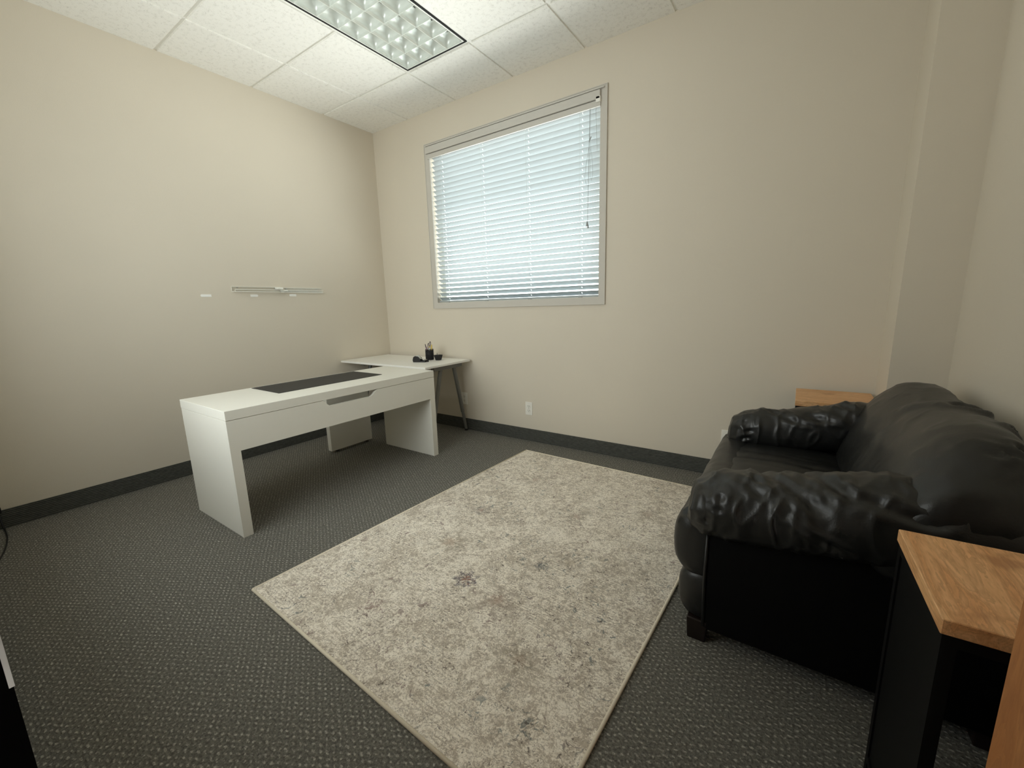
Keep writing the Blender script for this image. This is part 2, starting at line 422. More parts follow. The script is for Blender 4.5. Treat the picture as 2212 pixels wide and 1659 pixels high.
# ------------------------------------------------------------------ troffer light (switched off)
lx0, lx1 = xs[2], xs[3]; ly1, ly0 = ys[1], ys[3]
tr = thing('troffer_light', 'unlit recessed ceiling light with square reflective louver cells and white frame', 'light', ((lx0+lx1)/2, (ly0+ly1)/2, HC))
hw, hd = (lx1-lx0)/2, (ly1-ly0)/2
def ring(bm, ax, ay, bx, by, z0, z1):
    box(bm, -ax, ax, -ay, -by, z0, z1); box(bm, -ax, ax, by, ay, z0, z1); box(bm, -ax, -bx, -by, by, z0, z1); box(bm, bx, ax, -by, by, z0, z1)
    return bm
obj('gap_shade_ring', ring(bmesh.new(), hw-.011, hd-.011, hw-.0245, hd-.0245, .004, .03), 'gap', tr)  # solid black ring drawn as the shade between frame and grid
obj('frame', ring(bmesh.new(), hw-.0235, hd-.0235, hw-.036, hd-.036, .005, .03), 'lightframe', tr)
hs = bmesh.new(); box(hs, -hw+.02, hw-.02, -hd+.02, hd-.02, .13, .135)
for sx in (-1, 1): box(hs, min(sx*(hw-.02), sx*(hw-.024)), max(sx*(hw-.02), sx*(hw-.024)), -hd+.02, hd-.02, .03, .13)
for sy in (-1, 1): box(hs, -hw+.02, hw-.02, min(sy*(hd-.02), sy*(hd-.024)), max(sy*(hd-.02), sy*(hd-.024)), .03, .13)
obj('housing', hs, 'lightframe', tr)
for q in (-.14, 0, .14):
    o = obj('tube', tube(bmesh.new(), [(q, -hd+.06, .108), (q, hd-.06, .108)], .0125, 12), 'tube', tr, True)
cw, cd = (2*hw-.072)/4, (2*hd-.072)/8
def cell_mesh():
    bm = bmesh.new(); rings = []
    K = 8; SQ = 6
    for k in range(K+1):
        t = k/K; z = .001+.062*math.sin(t*PI/2)
        inset = .0012+.050*(1-math.cos(t*PI/2))
        hx, hy = cw/2-inset, cd/2-inset
        pts = []
        for a, b_ in (((-hx,-hy),(hx,-hy)), ((hx,-hy),(hx,hy)), ((hx,hy),(-hx,hy)), ((-hx,hy),(-hx,-hy))):
            for s_ in range(SQ):
                q = s_/SQ
                bulge = math.sin(PI*q)*.008*t*(1-t)*3
                mx, my = a[0]+(b_[0]-a[0])*q, a[1]+(b_[1]-a[1])*q
                nx, ny = -(b_[1]-a[1]), (b_[0]-a[0]); L = math.hypot(nx, ny)
                pts.append(bm.verts.new((mx-nx/L*bulge, my-ny/L*bulge, z)))
        rings.append(pts)
    nn = len(rings[0])
    for A, Bq in zip(rings, rings[1:]):
        for k in range(nn): bm.faces.new((A[k], Bq[k], Bq[(k+1)%nn], A[(k+1)%nn]))
    return bm
first = obj('louver_cell', cell_mesh(), 'alu', tr, True)
k = 0
for i in range(4):
    for j in range(8):
        o = first if k == 0 else bpy.data.objects.new('louver_cell', first.data)
        if k: C.objects.link(o); o.parent = tr
        o.location = (-hw+.036+cw*(i+.5), -hd+.036+cd*(j+.5), 0); k += 1
for i in range(1, 4): obj('long_blade', B(-hw+.036+cw*i-.0014, -hw+.036+cw*i+.0014, -hd+.036, hd-.036, .0005, .02), 'lightframe', tr)
for j in range(1, 8): obj('cross_blade', B(-hw+.036, hw-.036, -hd+.036+cd*j-.0014, -hd+.036+cd*j+.0014, .001, .02), 'alu', tr)

# ------------------------------------------------------------------ window and blind
OX0, OX1, OZ0, OZ1 = .728, 2.517, 1.197, 2.688
win = bpy.data.objects.new('window_1', None); C.objects.link(win); win['kind'] = 'structure'
def rect_ring(a, b, y0, y1, bev=0):
    bm = bmesh.new(); (ax0, ax1, az0, az1), (bx0, bx1, bz0, bz1) = a, b
    box(bm, ax0, bx0, y0, y1, az0, az1, bev); box(bm, bx1, ax1, y0, y1, az0, az1, bev)
    box(bm, bx0, bx1, y0, y1, az0, bz0, bev); box(bm, bx0, bx1, y0, y1, bz1, az1, bev)
    return bm
obj('casing', rect_ring((OX0, OX1, OZ0, OZ1), (WX0+.001, WX1-.001, WZ0+.001, WZ1-.001), -.010, .004), 'trim', win)
obj('casing_bead', rect_ring((OX0-.004, OX1+.004, OZ0-.004, OZ1+.006), (OX0, OX1, OZ0, OZ1), -.014, 0), 'trim', win)
obj('window_frame', rect_ring((WX0, WX1, WZ0, WZ1), (WX0+.03, WX1-.03, WZ0+.012, WZ1-.04), .09, .135), 'plastic_w', win)
obj('pane', B(WX0+.03, WX1-.03, .110, .114, WZ0+.012, WZ1-.04), 'glass', win)

obj('window_frame', rect_ring((.72, 2.52, .9, 2.3), (.76, 2.48, .94, 2.26), YB-.10, YB-.02), 'jamb', w2)
obj('pane', B(.76, 2.48, YB-.062, YB-.058, .94, 2.26), 'glass', w2)
blind = thing('window_blind', 'white horizontal slat blind with cords and tilt wand hanging in the window', 'blind', (WX0, 0, WZ0))
bx = WX1-WX0
def inb(bm): return bm
obj('valance', B(-.035, bx+.002, -.030, -.011, 2.604-WZ0, 2.662-WZ0, .003), 'val', blind)
obj('valance_base', B(-.020, bx+.002, -.020, -.0105, 2.560-WZ0, 2.600-WZ0, .001), 'val', blind)
obj('valance_lip', B(-.037, bx+.030, -.026, -.011, 2.668-WZ0, 2.676-WZ0, .001), 'val', blind)
obj('headrail', B(.003, bx-.003, -.006, .055, 2.571-WZ0, 2.632-WZ0), 'grey_metal', blind)
NS = 31; top = 2.566; pitch_ = (2.566-1.286)/(NS-1)
th = math.radians(35); SW = .0495
CORD_X = [c_-WX0 for c_ in (.900, 1.373, 1.837, 2.305)]
def slat_mesh():
    """curved slat with a slot for the lift cord at every ladder"""
    bm = bmesh.new(); K = 6; prof = []
    for t_ in (0, -.0022):
        row = []
        for k in range(K+1):
            s_ = -.5+k/K; cam_ = .0022*(1-4*s_*s_)+t_; yy = s_*SW
            row.append((yy*math.cos(th)+cam_*math.sin(th), -yy*math.sin(th)+cam_*math.cos(th)))
        prof.append(row)
    st = [.006]
    for c_ in CORD_X: st += [c_+.006, c_+.0125]
    st.append(bx-.006)
    V = [[[bm.verts.new((x, *p)) for p in row] for row in prof] for x in st]
    for i in range(len(st)-1):
        hole = i % 2 == 1
        for k in range(K):
            if hole and k in (2, 3): continue
            bm.faces.new((V[i][0][k], V[i+1][0][k], V[i+1][0][k+1], V[i][0][k+1]))
            bm.faces.new((V[i][1][k], V[i][1][k+1], V[i+1][1][k+1], V[i+1][1][k]))
        for k in ([0, K]+([2, 4] if hole else [])):
            bm.faces.new((V[i][0][k], V[i][1][k], V[i+1][1][k], V[i+1][0][k]))
        if hole:
            for j in (i, i+1):
                for k in (2, 3): bm.faces.new((V[j][0][k], V[j][0][k+1], V[j][1][k+1], V[j][1][k]))
    for j in (0, len(st)-1):
        for k in range(K): bm.faces.new((V[j][0][k], V[j][0][k+1], V[j][1][k+1], V[j][1][k]))
    bmesh.ops.recalc_face_normals(bm, faces=bm.faces[:])
    return bm
s0 = None
for i in range(NS):
    z = top-i*pitch_-WZ0
    if s0 is None: s0 = o = obj('slat', slat_mesh(), 'slat', blind)
    else: o = bpy.data.objects.new('slat', s0.data); C.objects.link(o); o.parent = blind
    o.location = (0, .030, z); o.rotation_euler = (random.uniform(-.02, .02), 0, 0)
obj('bottom_rail', B(.006, bx-.006, .008, .054, .004, .018, .003), 'slat', blind)
for cx in (.900, 1.373, 1.837, 2.305):
    X_ = cx-WX0
    bm = bmesh.new(); tube(bm, [(X_-.004, .008, 2.575-WZ0), (X_-.004, .008, .02)], .0007, 5); tube(bm, [(X_-.004, .054, 2.575-WZ0), (X_-.004, .054, .02)], .0007, 5)
    obj('ladder_cord', bm, 'cord', blind)
    bm = bmesh.new()
    tube(bm, [(X_+.0112, .030, 2.575-WZ0), (X_+.0112, .030, .015)], .0006, 5)
    obj('lift_cord', bm, 'plastic_w', blind)
    obj('rail_plug', B(X_-.012, X_+.016, .006, .03, -.003, .005, .001), 'wand', blind)
wx = 2.388-WX0
bm = tube(bmesh.new(), [(wx, -.006, 2.572-WZ0), (wx-.006, -.008, 2.2-WZ0), (wx-.012, -.008, 1.80-WZ0)], .0016, 6); obj('pull_cord', bm, 'wand', blind, True)
bm = lathe(bmesh.new(), [(0,.03),(.004,.03),(.007,.018),(.009,.0),(.007,-.004),(0,-.004)], 0, 0, 10)
obj('cord_tassel', bm, 'wand', blind, True, (wx-.015, -.010, 1.775-WZ0))
bm = lathe(bmesh.new(), [(0,.024),(.004,.024),(.006,.012),(.007,.0),(0,-.003)], 0, 0, 10)
obj('cord_tassel', bm, 'wand', blind, True, (wx-.007, -.011, 1.758-WZ0))
def loop_cord(pts): obj('tilt_cord', tube(bmesh.new(), pts, .0009, 5), 'wand', blind, True)
loop_cord([(wx+.008, -.006, 2.572-WZ0), (wx+.004, -.007, 2.45-WZ0), (wx, -.008, 2.36-WZ0), (wx+.018, -.010, 2.25-WZ0), (wx+.028, -.010, 2.14-WZ0), (wx+.018, -.010, 2.085-WZ0), (wx+.004, -.010, 2.12-WZ0), (wx+.006, -.010, 2.3-WZ0)])
loop_cord([(wx-.002, -.008, 2.33-WZ0), (wx-.028, -.010, 2.19-WZ0), (wx-.036, -.010, 2.11-WZ0), (wx-.022, -.010, 2.06-WZ0), (wx-.004, -.010, 2.05-WZ0)])
loop_cord([(wx+.045, -.006, 2.575-WZ0), (wx+.055, -.007, 2.33-WZ0), (wx+.058, -.007, 2.28-WZ0)])
obj('cord_knot', B(-.003, .003, -.003, .003, -.018, .018, .001, mtx=Matrix.Rotation(.5, 4, 'Y')), 'wand', blind, False, (wx+.004, -.009, 2.365-WZ0))
obj('valance_clip', B(bx-.030, bx+.004, -.030, -.008, 2.585-WZ0, 2.622-WZ0, .003), 'plastic_w', blind)

# ------------------------------------------------------------------ door, frame
fr = struct('trim_2', bmesh.new(), 'jamb')
bm = bmesh.new(); box(bm, 3.35, 3.40, YB-.13, -3.0358, 0, 2.13); box(bm, 4.24, 4.29, YB-.13, -3.0358, 0, 2.13); box(bm, 3.40, 4.24, YB-.13, -3.0358, 2.08, 2.13)
bm.to_mesh(fr.data); bm.free()
bm = bmesh.new(); box(bm, 3.4001, 3.4012, -3.0375, -3.0353, 1.000, 1.045); box(bm, 3.4001, 3.4012, -3.0375, -3.0353, 1.050, 1.085)
sp_ = obj('strike_plate', bm, 'steel', fr); sp_['label'] = 'satin steel strike plate'
hx, hy = 4.235, -3.028; ex, ey = 4.020, -2.262
dl = math.hypot(ex-hx, ey-hy); da = math.atan2(ey-hy, ex-hx)
door = bpy.data.objects.new('door_1', None); C.objects.link(door); door['kind'] = 'structure'; door.location = (hx, hy, 0); door.rotation_euler = (0, 0, da)
obj('door_leaf', B(0.004, dl, -.042, 0, .012, 2.06, .0015, seg=1), 'door', door)
bm = bmesh.new(); tube(bm, [(dl-.065, 0, .95), (dl-.065, .028, .95)], .026, 16); 
tube(bm, [(dl-.065, .03, .95), (dl-.065, .055, .95)], .009, 10); tube(bm, [(dl-.065, .052, .95), (dl-.19, .052, .95)], .008, 10)
hn = obj('door_handle', bm, 'steel', door, True); hn.location = (0, -.07, 0); 
hn.location = (0, -.042, 0); hn.scale = (1, -1, 1)
for hz in (.22, 1.05, 1.86):
    obj('hinge', tube(bmesh.new(), [(0, -.0, hz-.045), (0, -.0, hz+.045)], .006, 8), 'steel', door, True)

# ------------------------------------------------------------------ rug
ra = math.atan2(-.071, 1.506)     # rug turned slightly against the room
A_ = Vector((1.936, -.239)); B_ = Vector((1.854, -2.360)); ex_ = Vector((math.cos(ra), math.sin(ra)))
RW, RL = 1.515, (A_-B_).length
ctr = (A_+B_)/2+ex_*RW/2
rug = thing('area_rug', 'cream and taupe distressed floral area rug on the grey carpet', 'rug', (ctr.x, ctr.y, 0), math.atan2((A_-B_).y, (A_-B_).x)-PI/2)
obj('rug_pile', B(-RW/2+.006, RW/2-.006, -RL/2+.006, RL/2-.006, .0, .0085, .002, seg=1), 'rug', rug)
bm = bmesh.new()
cr = [(-RW/2+.006, -RL/2+.006), (RW/2-.006, -RL/2+.006), (RW/2-.006, RL/2-.006), (-RW/2+.006, RL/2-.006)]
for i in range(4):
    a, b_ = cr[i], cr[(i+1)%4]; tube(bm, [(*a, .006), (*b_, .006)], .0062, 8)
obj('rug_binding', bm, 'bind', rug, True)

# ------------------------------------------------------------------ white desk
DX0, DX1, DY0, DY1, DH = .745, 1.352, -2.180, -.684, .708
desk = thing('desk', 'white rectangular slab-sided desk with notched front panel and black pad inlay', 'desk', (DX0, DY0, 0))
dw, dd = DX1-DX0, DY1-DY0
obj('desk_top', B(0, dw, 0, dd, .6565, DH, .0012, seg=1), 'white_lam', desk)
obj('side_panel', B(.001, dw-.0205, .001, .050, 0, .6545, .001, seg=1), 'white_lam', desk)
obj('side_panel', B(.001, dw-.0205, dd-.050, dd-.001, 0, .6545, .001, seg=1), 'white_lam', desk)
y0, y1 = .001, dd-.001; zb, zt = .483, .6545
c0, c1 = 2.180-1.640, 2.180-1.235
def arc(cx, cy, rr, a0, a1, k=5): return [(cx+rr*math.cos(a0+(a1-a0)*i/k), cy+rr*math.sin(a0+(a1-a0)*i/k)) for i in range(k+1)]
poly = [(y0, 0), (.0505, 0), (.0505, zb), (dd-.0505, zb), (dd-.0505, 0), (y1, 0), (y1, zt), (c1, zt)]
poly += [(c1-.018, zt-.012), (c1-.04, .622), (c1-.058, .614)]
poly += [(c0+.058, .614), (c0+.040, .6165), (c0+.022, .630), (c0+.006, .6475), (c0, zt)]
poly += [(y0, zt)]
obj('front_panel', prism(bmesh.new(), poly, 0, dw-.020, dw-.0012), 'white_lam', desk)
obj('rear_rail', B(.02, .04, .0505, dd-.0505, .56, .6545), 'white_lam', desk)
# pull-out return: shelf board under the top and its own leg panel on castors
obj('pullout_board', B(-.19, dw-.05, 2.180-1.14, 2.180-.735, .632, .652), 'white_lam', desk)
obj('pullout_leg', B(-.245, -.195, 2.180-1.145, 2.180-.735, .022, .652, .001, seg=1), 'white_lam', desk)
for yy in (1.10, 1.40): obj('castor', tube(bmesh.new(), [(-.232, yy, .013), (-.208, yy, .013)], .0125, 12), 'caster', desk)
pad = B(.771, 1.130, -1.792, -1.013, DH+.0002, DH+.003, .0012, seg=1)
tag(obj('desk_pad', pad, 'mat'), 'black rectangular desk pad lying on the white desk', 'desk pad')

# ------------------------------------------------------------------ corner table
ta = math.atan2(.018, 1.165)
tb = thing('corner_table', 'white-topped corner table on grey trestle legs beneath the window', 'table', (.012, -.045, 0), 0)
TA = Vector((.020, -.642)); 
tb.location = (.022, -.634, 0); tb.rotation_euler = (0, 0, ta*.6)
TW, TD, TZ = 1.172, .585, .712
obj('table_top', B(0, TW, 0, TD, TZ-.018, TZ, .001, seg=1), 'white_top', tb)
def trestle(x):
    bm = B(x-.022, x+.022, .17, TD-.042, TZ-.064, TZ-.0185, .003); obj('cross_beam', bm, 'grey_metal', tb)
    for sy, yt, yb_ in ((-1, .27, .100), (1, TD-.135, TD+.002)):
        zt_ = TZ-.062; zm = .20; ym = yt+(yb_-yt)*(zt_-zm)/zt_
        bm = bmesh.new()
        tube(bm, [(x, yt, zt_), (x, ym, zm)], .0185, 14)
        tube(bm, [(x, ym-(yb_-yt)*.01, zm+.01), (x, yb_, .012)], .0145, 14)
        lg = obj('leg', bm, 'grey_metal', tb)
        obj('foot_cap', lathe(bmesh.new(), [(0,0),(.016,0),(.016,.016),(0,.016)], x, yb_, 14), 'blackp', lg)
trestle(1.085); trestle(.10)

TS = TZ+.0003
# pencil cup and its contents
cupx, cupy = .836, -.215
cup = thing('pencil_cup', 'tall black mesh pencil cup on the corner table', 'cup', (cupx, cupy, TS))
bm = bmesh.new(); R_ = .038; HH = .10
lathe(bm, [(0,0),(R_-.003,0),(R_-.001,.004),(R_-.001,.01),(R_-.003,.01),(0,.004)], 0, 0, 28); obj('cup_base', bm, 'blackp', cup, True)
bm = bmesh.new()
for i in range(28):       # woven wire wall
    a = 2*PI*i/28
    for sgn in (-1, 1):
        tube(bm, [((R_)*math.cos(a+sgn*t*.35), R_*math.sin(a+sgn*t*.35), .006+t*(HH-.01)) for t in (0, .25, .5, .75, 1)], .0016, 4, False)
obj('mesh_wall', bm, 'blackp', cup)
lathe_b = lathe(bmesh.new(), [(R_-.0035,.006),(R_-.0025,.006),(R_-.0025,HH-.008),(R_-.0035,HH-.008),(R_-.0035,.006)], 0, 0, 28)
obj('liner', lathe_b, 'blackp', cup, True)
bm = bmesh.new(); tube(bm, [((R_)*math.cos(2*PI*i/28), R_*math.sin(2*PI*i/28), HH) for i in range(29)], .0025, 6, False); obj('cup_rim', bm, 'blackp', cup, True)
def stick(name, label, cat, mat, dx, dy, tx, ty, L, rad, tipmat=None):
    d = Vector((tx, ty, 1)).normalized(); b = Vector((cupx+dx, cupy+dy, TS+.012))
    o = thing(name, label, cat, b)
    obj('barrel', tube(bmesh.new(), [(0,0,0), d*(L*.86), d*(L*.9)], [rad, rad, rad*.8], 10), mat, o, True)
    obj('cap', tube(bmesh.new(), [d*(L*.9), d*(L*.99), d*L], [rad*.9, rad*.7, rad*.2], 10), tipmat or mat, o, True)
stick('marker', 'yellow marker standing in the black pencil cup', 'marker', 'yellow', .013, .006, .10, .02, .135, .0065)
stick('highlighter', 'pale cream highlighter beside the yellow marker in the cup', 'highlighter', 'tape', .010, -.012, .02, .02, .118, .007, 'yellow')
stick('pen', 'dark mauve pen leaning to the left side of the pencil cup', 'pen', 'purple', -.010, -.004, -.22, -.05, .142, .0045)
stick('pencil', 'short pale mauve pencil at the left front of the pencil cup', 'pencil', 'mauve', -.014, -.012, -.08, .0, .114, .005)
sc_ = thing('scissors', 'scissors with dark looped handles upright in the pencil cup', 'scissors', (cupx-.002, cupy+.004, TS+.012))
bm = bmesh.new(); box(bm, -.006, .006, -.001, .001, 0, .09); obj('blade', bm, 'steel', sc_)
for s_, zc, xo in ((-1, .118, -.010), (1, .136, .009)):
    bm = bmesh.new(); tube(bm, [(xo+.0105*math.cos(t)*1.0+.004*s_*math.sin(t), .003*math.sin(t), zc+.025*math.sin(t)) for t in [2*PI*i/18 for i in range(19)]], .0031, 7, False)
    tube(bm, [(0, 0, .085), (xo, 0, zc-.024)], .004, 7); obj('handle_loop', bm, 'purple', sc_, True)
# tape dispenser
tp = thing('tape_dispenser', 'black desktop tape dispenser with roll, left of the pencil cup', 'tape dispenser', (.872, -.372, TS), math.radians(18))
body = [(-.062,0),(.062,0),(.062,.020),(.050,.020),(.034,.014),(.012,.014),(.004,.034),(-.012,.052),(-.040,.056),(-.058,.046),(-.066,.020)]
bm = bmesh.new(); prism(bm, body, 1, -.026, -.018); prism(bm, body, 1, .018, .026)
prism(bm, [(-.062,0),(.062,0),(.062,.016),(.030,.010),(-.062,.010)], 1, -.018, .018); prism(bm, [(-.066,.02),(-.062,0),(-.054,0),(-.054,.046),(-.058,.046)], 1, -.018, .018)
obj('body', bm, 'blackp', tp)
bm = bmesh.new(); tube(bm, [(-.022, -.010, .036), (-.022, .010, .036)], .026, 24); obj('tape_roll', bm, 'tape', tp)
bm = bmesh.new(); box(bm, .050, .064, -.014, .014, .019, .026, .001); obj('cutter', bm, 'steel', tp)
obj('tape_tail', B(-.010, .056, -.010, .010, .0265, .0272, mtx=Matrix.Translation((0,0,.004))@Matrix.Rotation(.12, 4, 'Y')), 'tape', tp)
# small stapler-like block in front of it
sb = thing('eraser', 'small black block in front of the tape dispenser and cup', 'eraser', (.925, -.345, TS), math.radians(15))
obj('body', B(-.020, .020, -.010, .010, 0, .014, .002), 'blackp', sb)
obj('sleeve', B(-.012, .012, -.0106, .0106, .0003, .0146, .001), 'slot', sb)
# clip dish
dx_, dy_ = .935, -.200
dish = thing('clip_dish', 'small flared black mesh dish right of the pencil cup', 'dish', (dx_, dy_, TS))
bm = lathe(bmesh.new(), [(0,0),(.027,0),(.029,.003),(.040,.044),(.0425,.046),(.041,.048),(.038,.044),(.0265,.006),(0,.006)], 0, 0, 28); obj('bowl', bm, 'blackp', dish, True)
bm = bmesh.new()
for i in range(24):
    a = 2*PI*i/24
    for sg in (-1, 1): tube(bm, [((.0285+.0115*t)*math.cos(a+sg*t*.3), (.0285+.0115*t)*math.sin(a+sg*t*.3), .004+.04*t) for t in (0,.5,1)], .0013, 4, False)
obj('wire_mesh', bm, 'blackp', dish)
cl = thing('binder_clip', 'black binder clip resting in the small mesh dish', 'clip', (dx_-.006, dy_, TS+.030), .4)
obj('clip_body', prism(bmesh.new(), [(-.014,0),(.014,0),(.004,.020),(-.004,.020)], 1, -.014, .014), 'blackp', cl)
bm = tube(bmesh.new(), [(-.004,-.005,.018),(-.007,-.004,.036),(-.007,.004,.036),(-.004,.005,.018)], .0013, 5); obj('clip_arm', bm, 'blackp', cl)

# ------------------------------------------------------------------ left wall: acrylic ledges and adhesive strips
def ledge(y0, y1, z0, dep, label, h=.046):
    o = thing('acrylic_ledge', label, 'wall shelf', (0, y0, z0), 0, 'clear acrylic ledges on the left wall')
    L = y1-y0
    obj('back_plate', B(.0005, .0035, 0, L, 0, h), 'acrylic', o)
    obj('shelf', B(.0035, dep, 0, L, 0, .003), 'acrylic', o)
    obj('lip', B(dep-.003, dep, 0, L, .003, .016), 'acrylic', o)
    bm = bmesh.new(); box(bm, dep-.0035, dep+.0006, 0, L, .0150, .0185); box(bm, dep-.0035, dep+.0008, 0, L, -.0012, .0026); box(bm, .0004, .0044, 0, L, h-.0015, h+.0012)
    obj('edge_glint', bm, 'acrylic_edge', o)  # white strips paint the glint along the clear edges
    bm = bmesh.new(); box(bm, .0005, .0042, -.001, .0008, 0, h); box(bm, .0042, dep, -.001, .0008, -.0008, .003); box(bm, dep-.003, dep, -.001, .0008, .003, .017)
    obj('end_edge', bm, 'acrylic_edge', o)
    for yy in (.04, L-.05):
        obj('screw', tube(bmesh.new(), [(.003, yy, .033), (.0055, yy, .033)], .0045, 10), 'steel', o)
ledge(-1.508, -1.125, 1.371, .062, 'thick clear acrylic wall ledge, nearer the camera on the left wall', .042)
ledge(-1.118, -.745, 1.369, .030, 'slim clear acrylic wall ledge, nearer the window on the left wall', .042)
o = thing('end_bracket', 'small frosted bracket where the two acrylic ledges meet', 'bracket', (0, -1.175, 1.385))
obj('body', B(.004, .050, 0, .052, .010, .026, .004), 'acrylic_edge', o); obj('tab', B(.004, .058, .045, .085, -.006, .004, .002), 'acrylic_edge', o)
def strip(y0, y1, flip, z, label):
    h = .0095; L = y1-y0
    pts = [(0, -h), (0, h)] + [(L-h+h*math.cos(t), h*math.sin(t)) for t in [PI/2-PI*i/8 for i in range(9)]]
    if flip: pts = [(L-a, b) for a, b in pts]
    o = obj('adhesive_strip', prism(bmesh.new(), pts, 0, 0.0003, .0028), 'strip'); o.location = (0, y0, z)
    tag(o, label, 'adhesive strip', 'white adhesive strips on the left wall')
strip(-1.727, -1.655, True, 1.341, 'white adhesive strip alone at the left of the acrylic ledges')
strip(-1.375, -1.316, False, 1.342, 'white adhesive strip under the middle of the thick acrylic ledge')
strip(-1.055, -.993, True, 1.347, 'white adhesive strip under the slim acrylic ledge')
for (yy, zz) in ((-1.36, 1.78), (-1.06, 1.60)):
    pass

# ------------------------------------------------------------------ wall outlets
def outlet(x, z, label):
    o = thing('wall_outlet', label, 'outlet', (x, 0, z), 0, 'duplex outlets under the window')
    obj('cover_plate', B(-.036, .036, -.006, 0, -.059, .059, .0025), 'plastic_w', o)
    for s_ in (-1, 1):
        rc = obj('receptacle', prism(bmesh.new(), [(.017*math.cos(t) if abs(math.cos(t)) < .85 else math.copysign(.0155, math.cos(t)), s_*.020+.0145*math.sin(t)) for t in [2*PI*i/20 for i in range(20)]], 1, -.0085, -.0055), 'plastic_w', o)
        bm = bmesh.new(); box(bm, -.0085, -.006, -.0088, -.0082, s_*.020-.001, s_*.020+.0085); box(bm, .0055, .0085, -.0088, -.0082, s_*.020-.0005, s_*.020+.0080)
        tube(bm, [(0, -.0088, s_*.020-.0075), (0, -.0082, s_*.020-.0075)], .0027, 10)
        obj('slots', bm, 'slot', rc)
    obj('screw', tube(bmesh.new(), [(0, -.0075, 0), (0, -.0055, 0)], .003, 10), 'steel', o)
outlet(1.820, .298, 'white duplex wall outlet below the window, right of the trestle table')
outlet(3.405, .276, 'white duplex wall outlet beside the black armchair')
outlet(1.068, .312, 'white duplex wall outlet behind the grey trestle leg')

# cable on the floor in the left foreground corner
pts = [(.022, -2.905, .10), (.022, -2.902, .012), (.07, -2.90, .005), (.17, -2.902, .004), (.28, -2.914, .004), (.40, -2.935, .004), (.52, -2.965, .004), (.66, -3.01, .004)]
bm = tube(bmesh.new(), pts, .0035, 8)
cb = thing('cable', 'thin black cable running along the carpet by the left wall', 'cable', (0.022, -2.905, 0))
o = obj('cable_run', bm, 'black_cord', cb, True); o.location = (-.022, 2.905, 0)
obj('cable_clip', B(-.011, .008, -.012, .012, .10, .135, .002), 'black_cord', cb)

# ------------------------------------------------------------------ end tables
def end_table(name_label, x, y, w, d, h, mat, rz):
    o = thing('end_table', name_label, 'end table', (x, y, 0), rz, 'wood-topped end tables beside the armchair')
    obj('table_top', B(0, w, 0, d, h-.028, h, .0015, seg=1), mat, o)
    s_ = .020
    for px_, py_ in ((.004, .004), (w-.004-s_, .004), (.004, d-.004-s_), (w-.004-s_, d-.004-s_)):
        obj('leg', B(px_, px_+s_, py_, py_+s_, 0, h-.0285), 'black_metal', o)
    for z_ in (h-.050, .045):
        for yy in (.004, d-.024): obj('frame_rail', B(.024, w-.024, yy, yy+s_, z_, z_+s_), 'black_metal', o)
        for xx in (.004, w-.024): obj('frame_rail', B(xx, xx+s_, .024, d-.024, z_, z_+s_), 'black_metal', o)
    obj('side_panel', B(.008, .014, .024, d-.024, .066, h-.05), 'black_metal', o)  # dark sheet added to draw the shade under the table top
    return o
end_table('wood-topped black metal end table in front of the armchair, beside the door', 3.982, -2.148, .345, .325, .675, 'wood_near', math.radians(1.5))
end_table('wood-topped black metal end table in the corner behind the armchair', 3.762, -.425, .345, .375, .667, 'wood_far', 0)

# ------------------------------------------------------------------ black leather armchair
def fbm(p, sc, o=3): return noise.fractal(Vector(p)*sc, 1.0, 2.0, o)
def crease_disp(p, creases):
    d = 0
    for (a, b_, w, dep) in creases:
        ab = b_-a; t = max(0, min(1, (p-a).dot(ab)/ab.dot(ab))); q = a+ab*t; r_ = (p-q).length
        if r_ < w*4:
            env = math.sin(PI*min(1, max(0, .08+.84*t)))
            d += env*dep*(-math.exp(-(r_/w)**2)+.55*math.exp(-((r_-w*1.9)/(w*.9))**2))
    return d
def grid_surface(name, fn, nu, nv, closed_v, mat, parent, disp=None, sub=0):
    """fn(u,v)->Vector on [0,1]^2 ; v wraps when closed_v"""
    P = [[fn(i/(nu-1), j/(nv if closed_v else nv-1)) for j in range(nv)] for i in range(nu)]
    bm = bmesh.new(); V = [[bm.verts.new(p) for p in row] for row in P]
    for i in range(nu-1):
        for j in range(nv if closed_v else nv-1):
            j2 = (j+1) % nv
            try: bm.faces.new((V[i][j], V[i+1][j], V[i+1][j2], V[i][j2]))
            except ValueError: pass
    if closed_v:
        bm.faces.new([V[0][j] for j in range(nv)]); bm.faces.new([V[-1][j] for j in range(nv)][::-1])
    bmesh.ops.recalc_face_normals(bm, faces=bm.faces[:]); bm.normal_update()
    if disp:
        off = [(v, v.normal.copy()*disp(v.co)) for v in bm.verts]
        for v, d in off: v.co += d
    return obj(name, bm, mat, parent, True)
def lerp(a, b_, t): return a+(b_-a)*t
def interp(keys, t):
    for (t0, *a), (t1, *b_) in zip(keys, keys[1:]):
        if t <= t1:
            q = (t-t0)/(t1-t0) if t1 > t0 else 0; q = max(0, min(1, q)); q = q*q*(3-2*q)*.5+q*.5
            return [lerp(m, n_, q) for m, n_ in zip(a, b_)]
    return list(keys[-1][1:])
def spow(c, e): return math.copysign(abs(c)**e, c)

arm_chair = thing('armchair', 'wide overstuffed black leather armchair against the right wall', 'armchair', (3.52, -1.03, 0))
AL = Vector((3.52, -1.03, 0))
def ac(o):       # geometry is written in room coordinates; bring it under the chair's base point
    o.location = -AL; return o
V3 = Vector
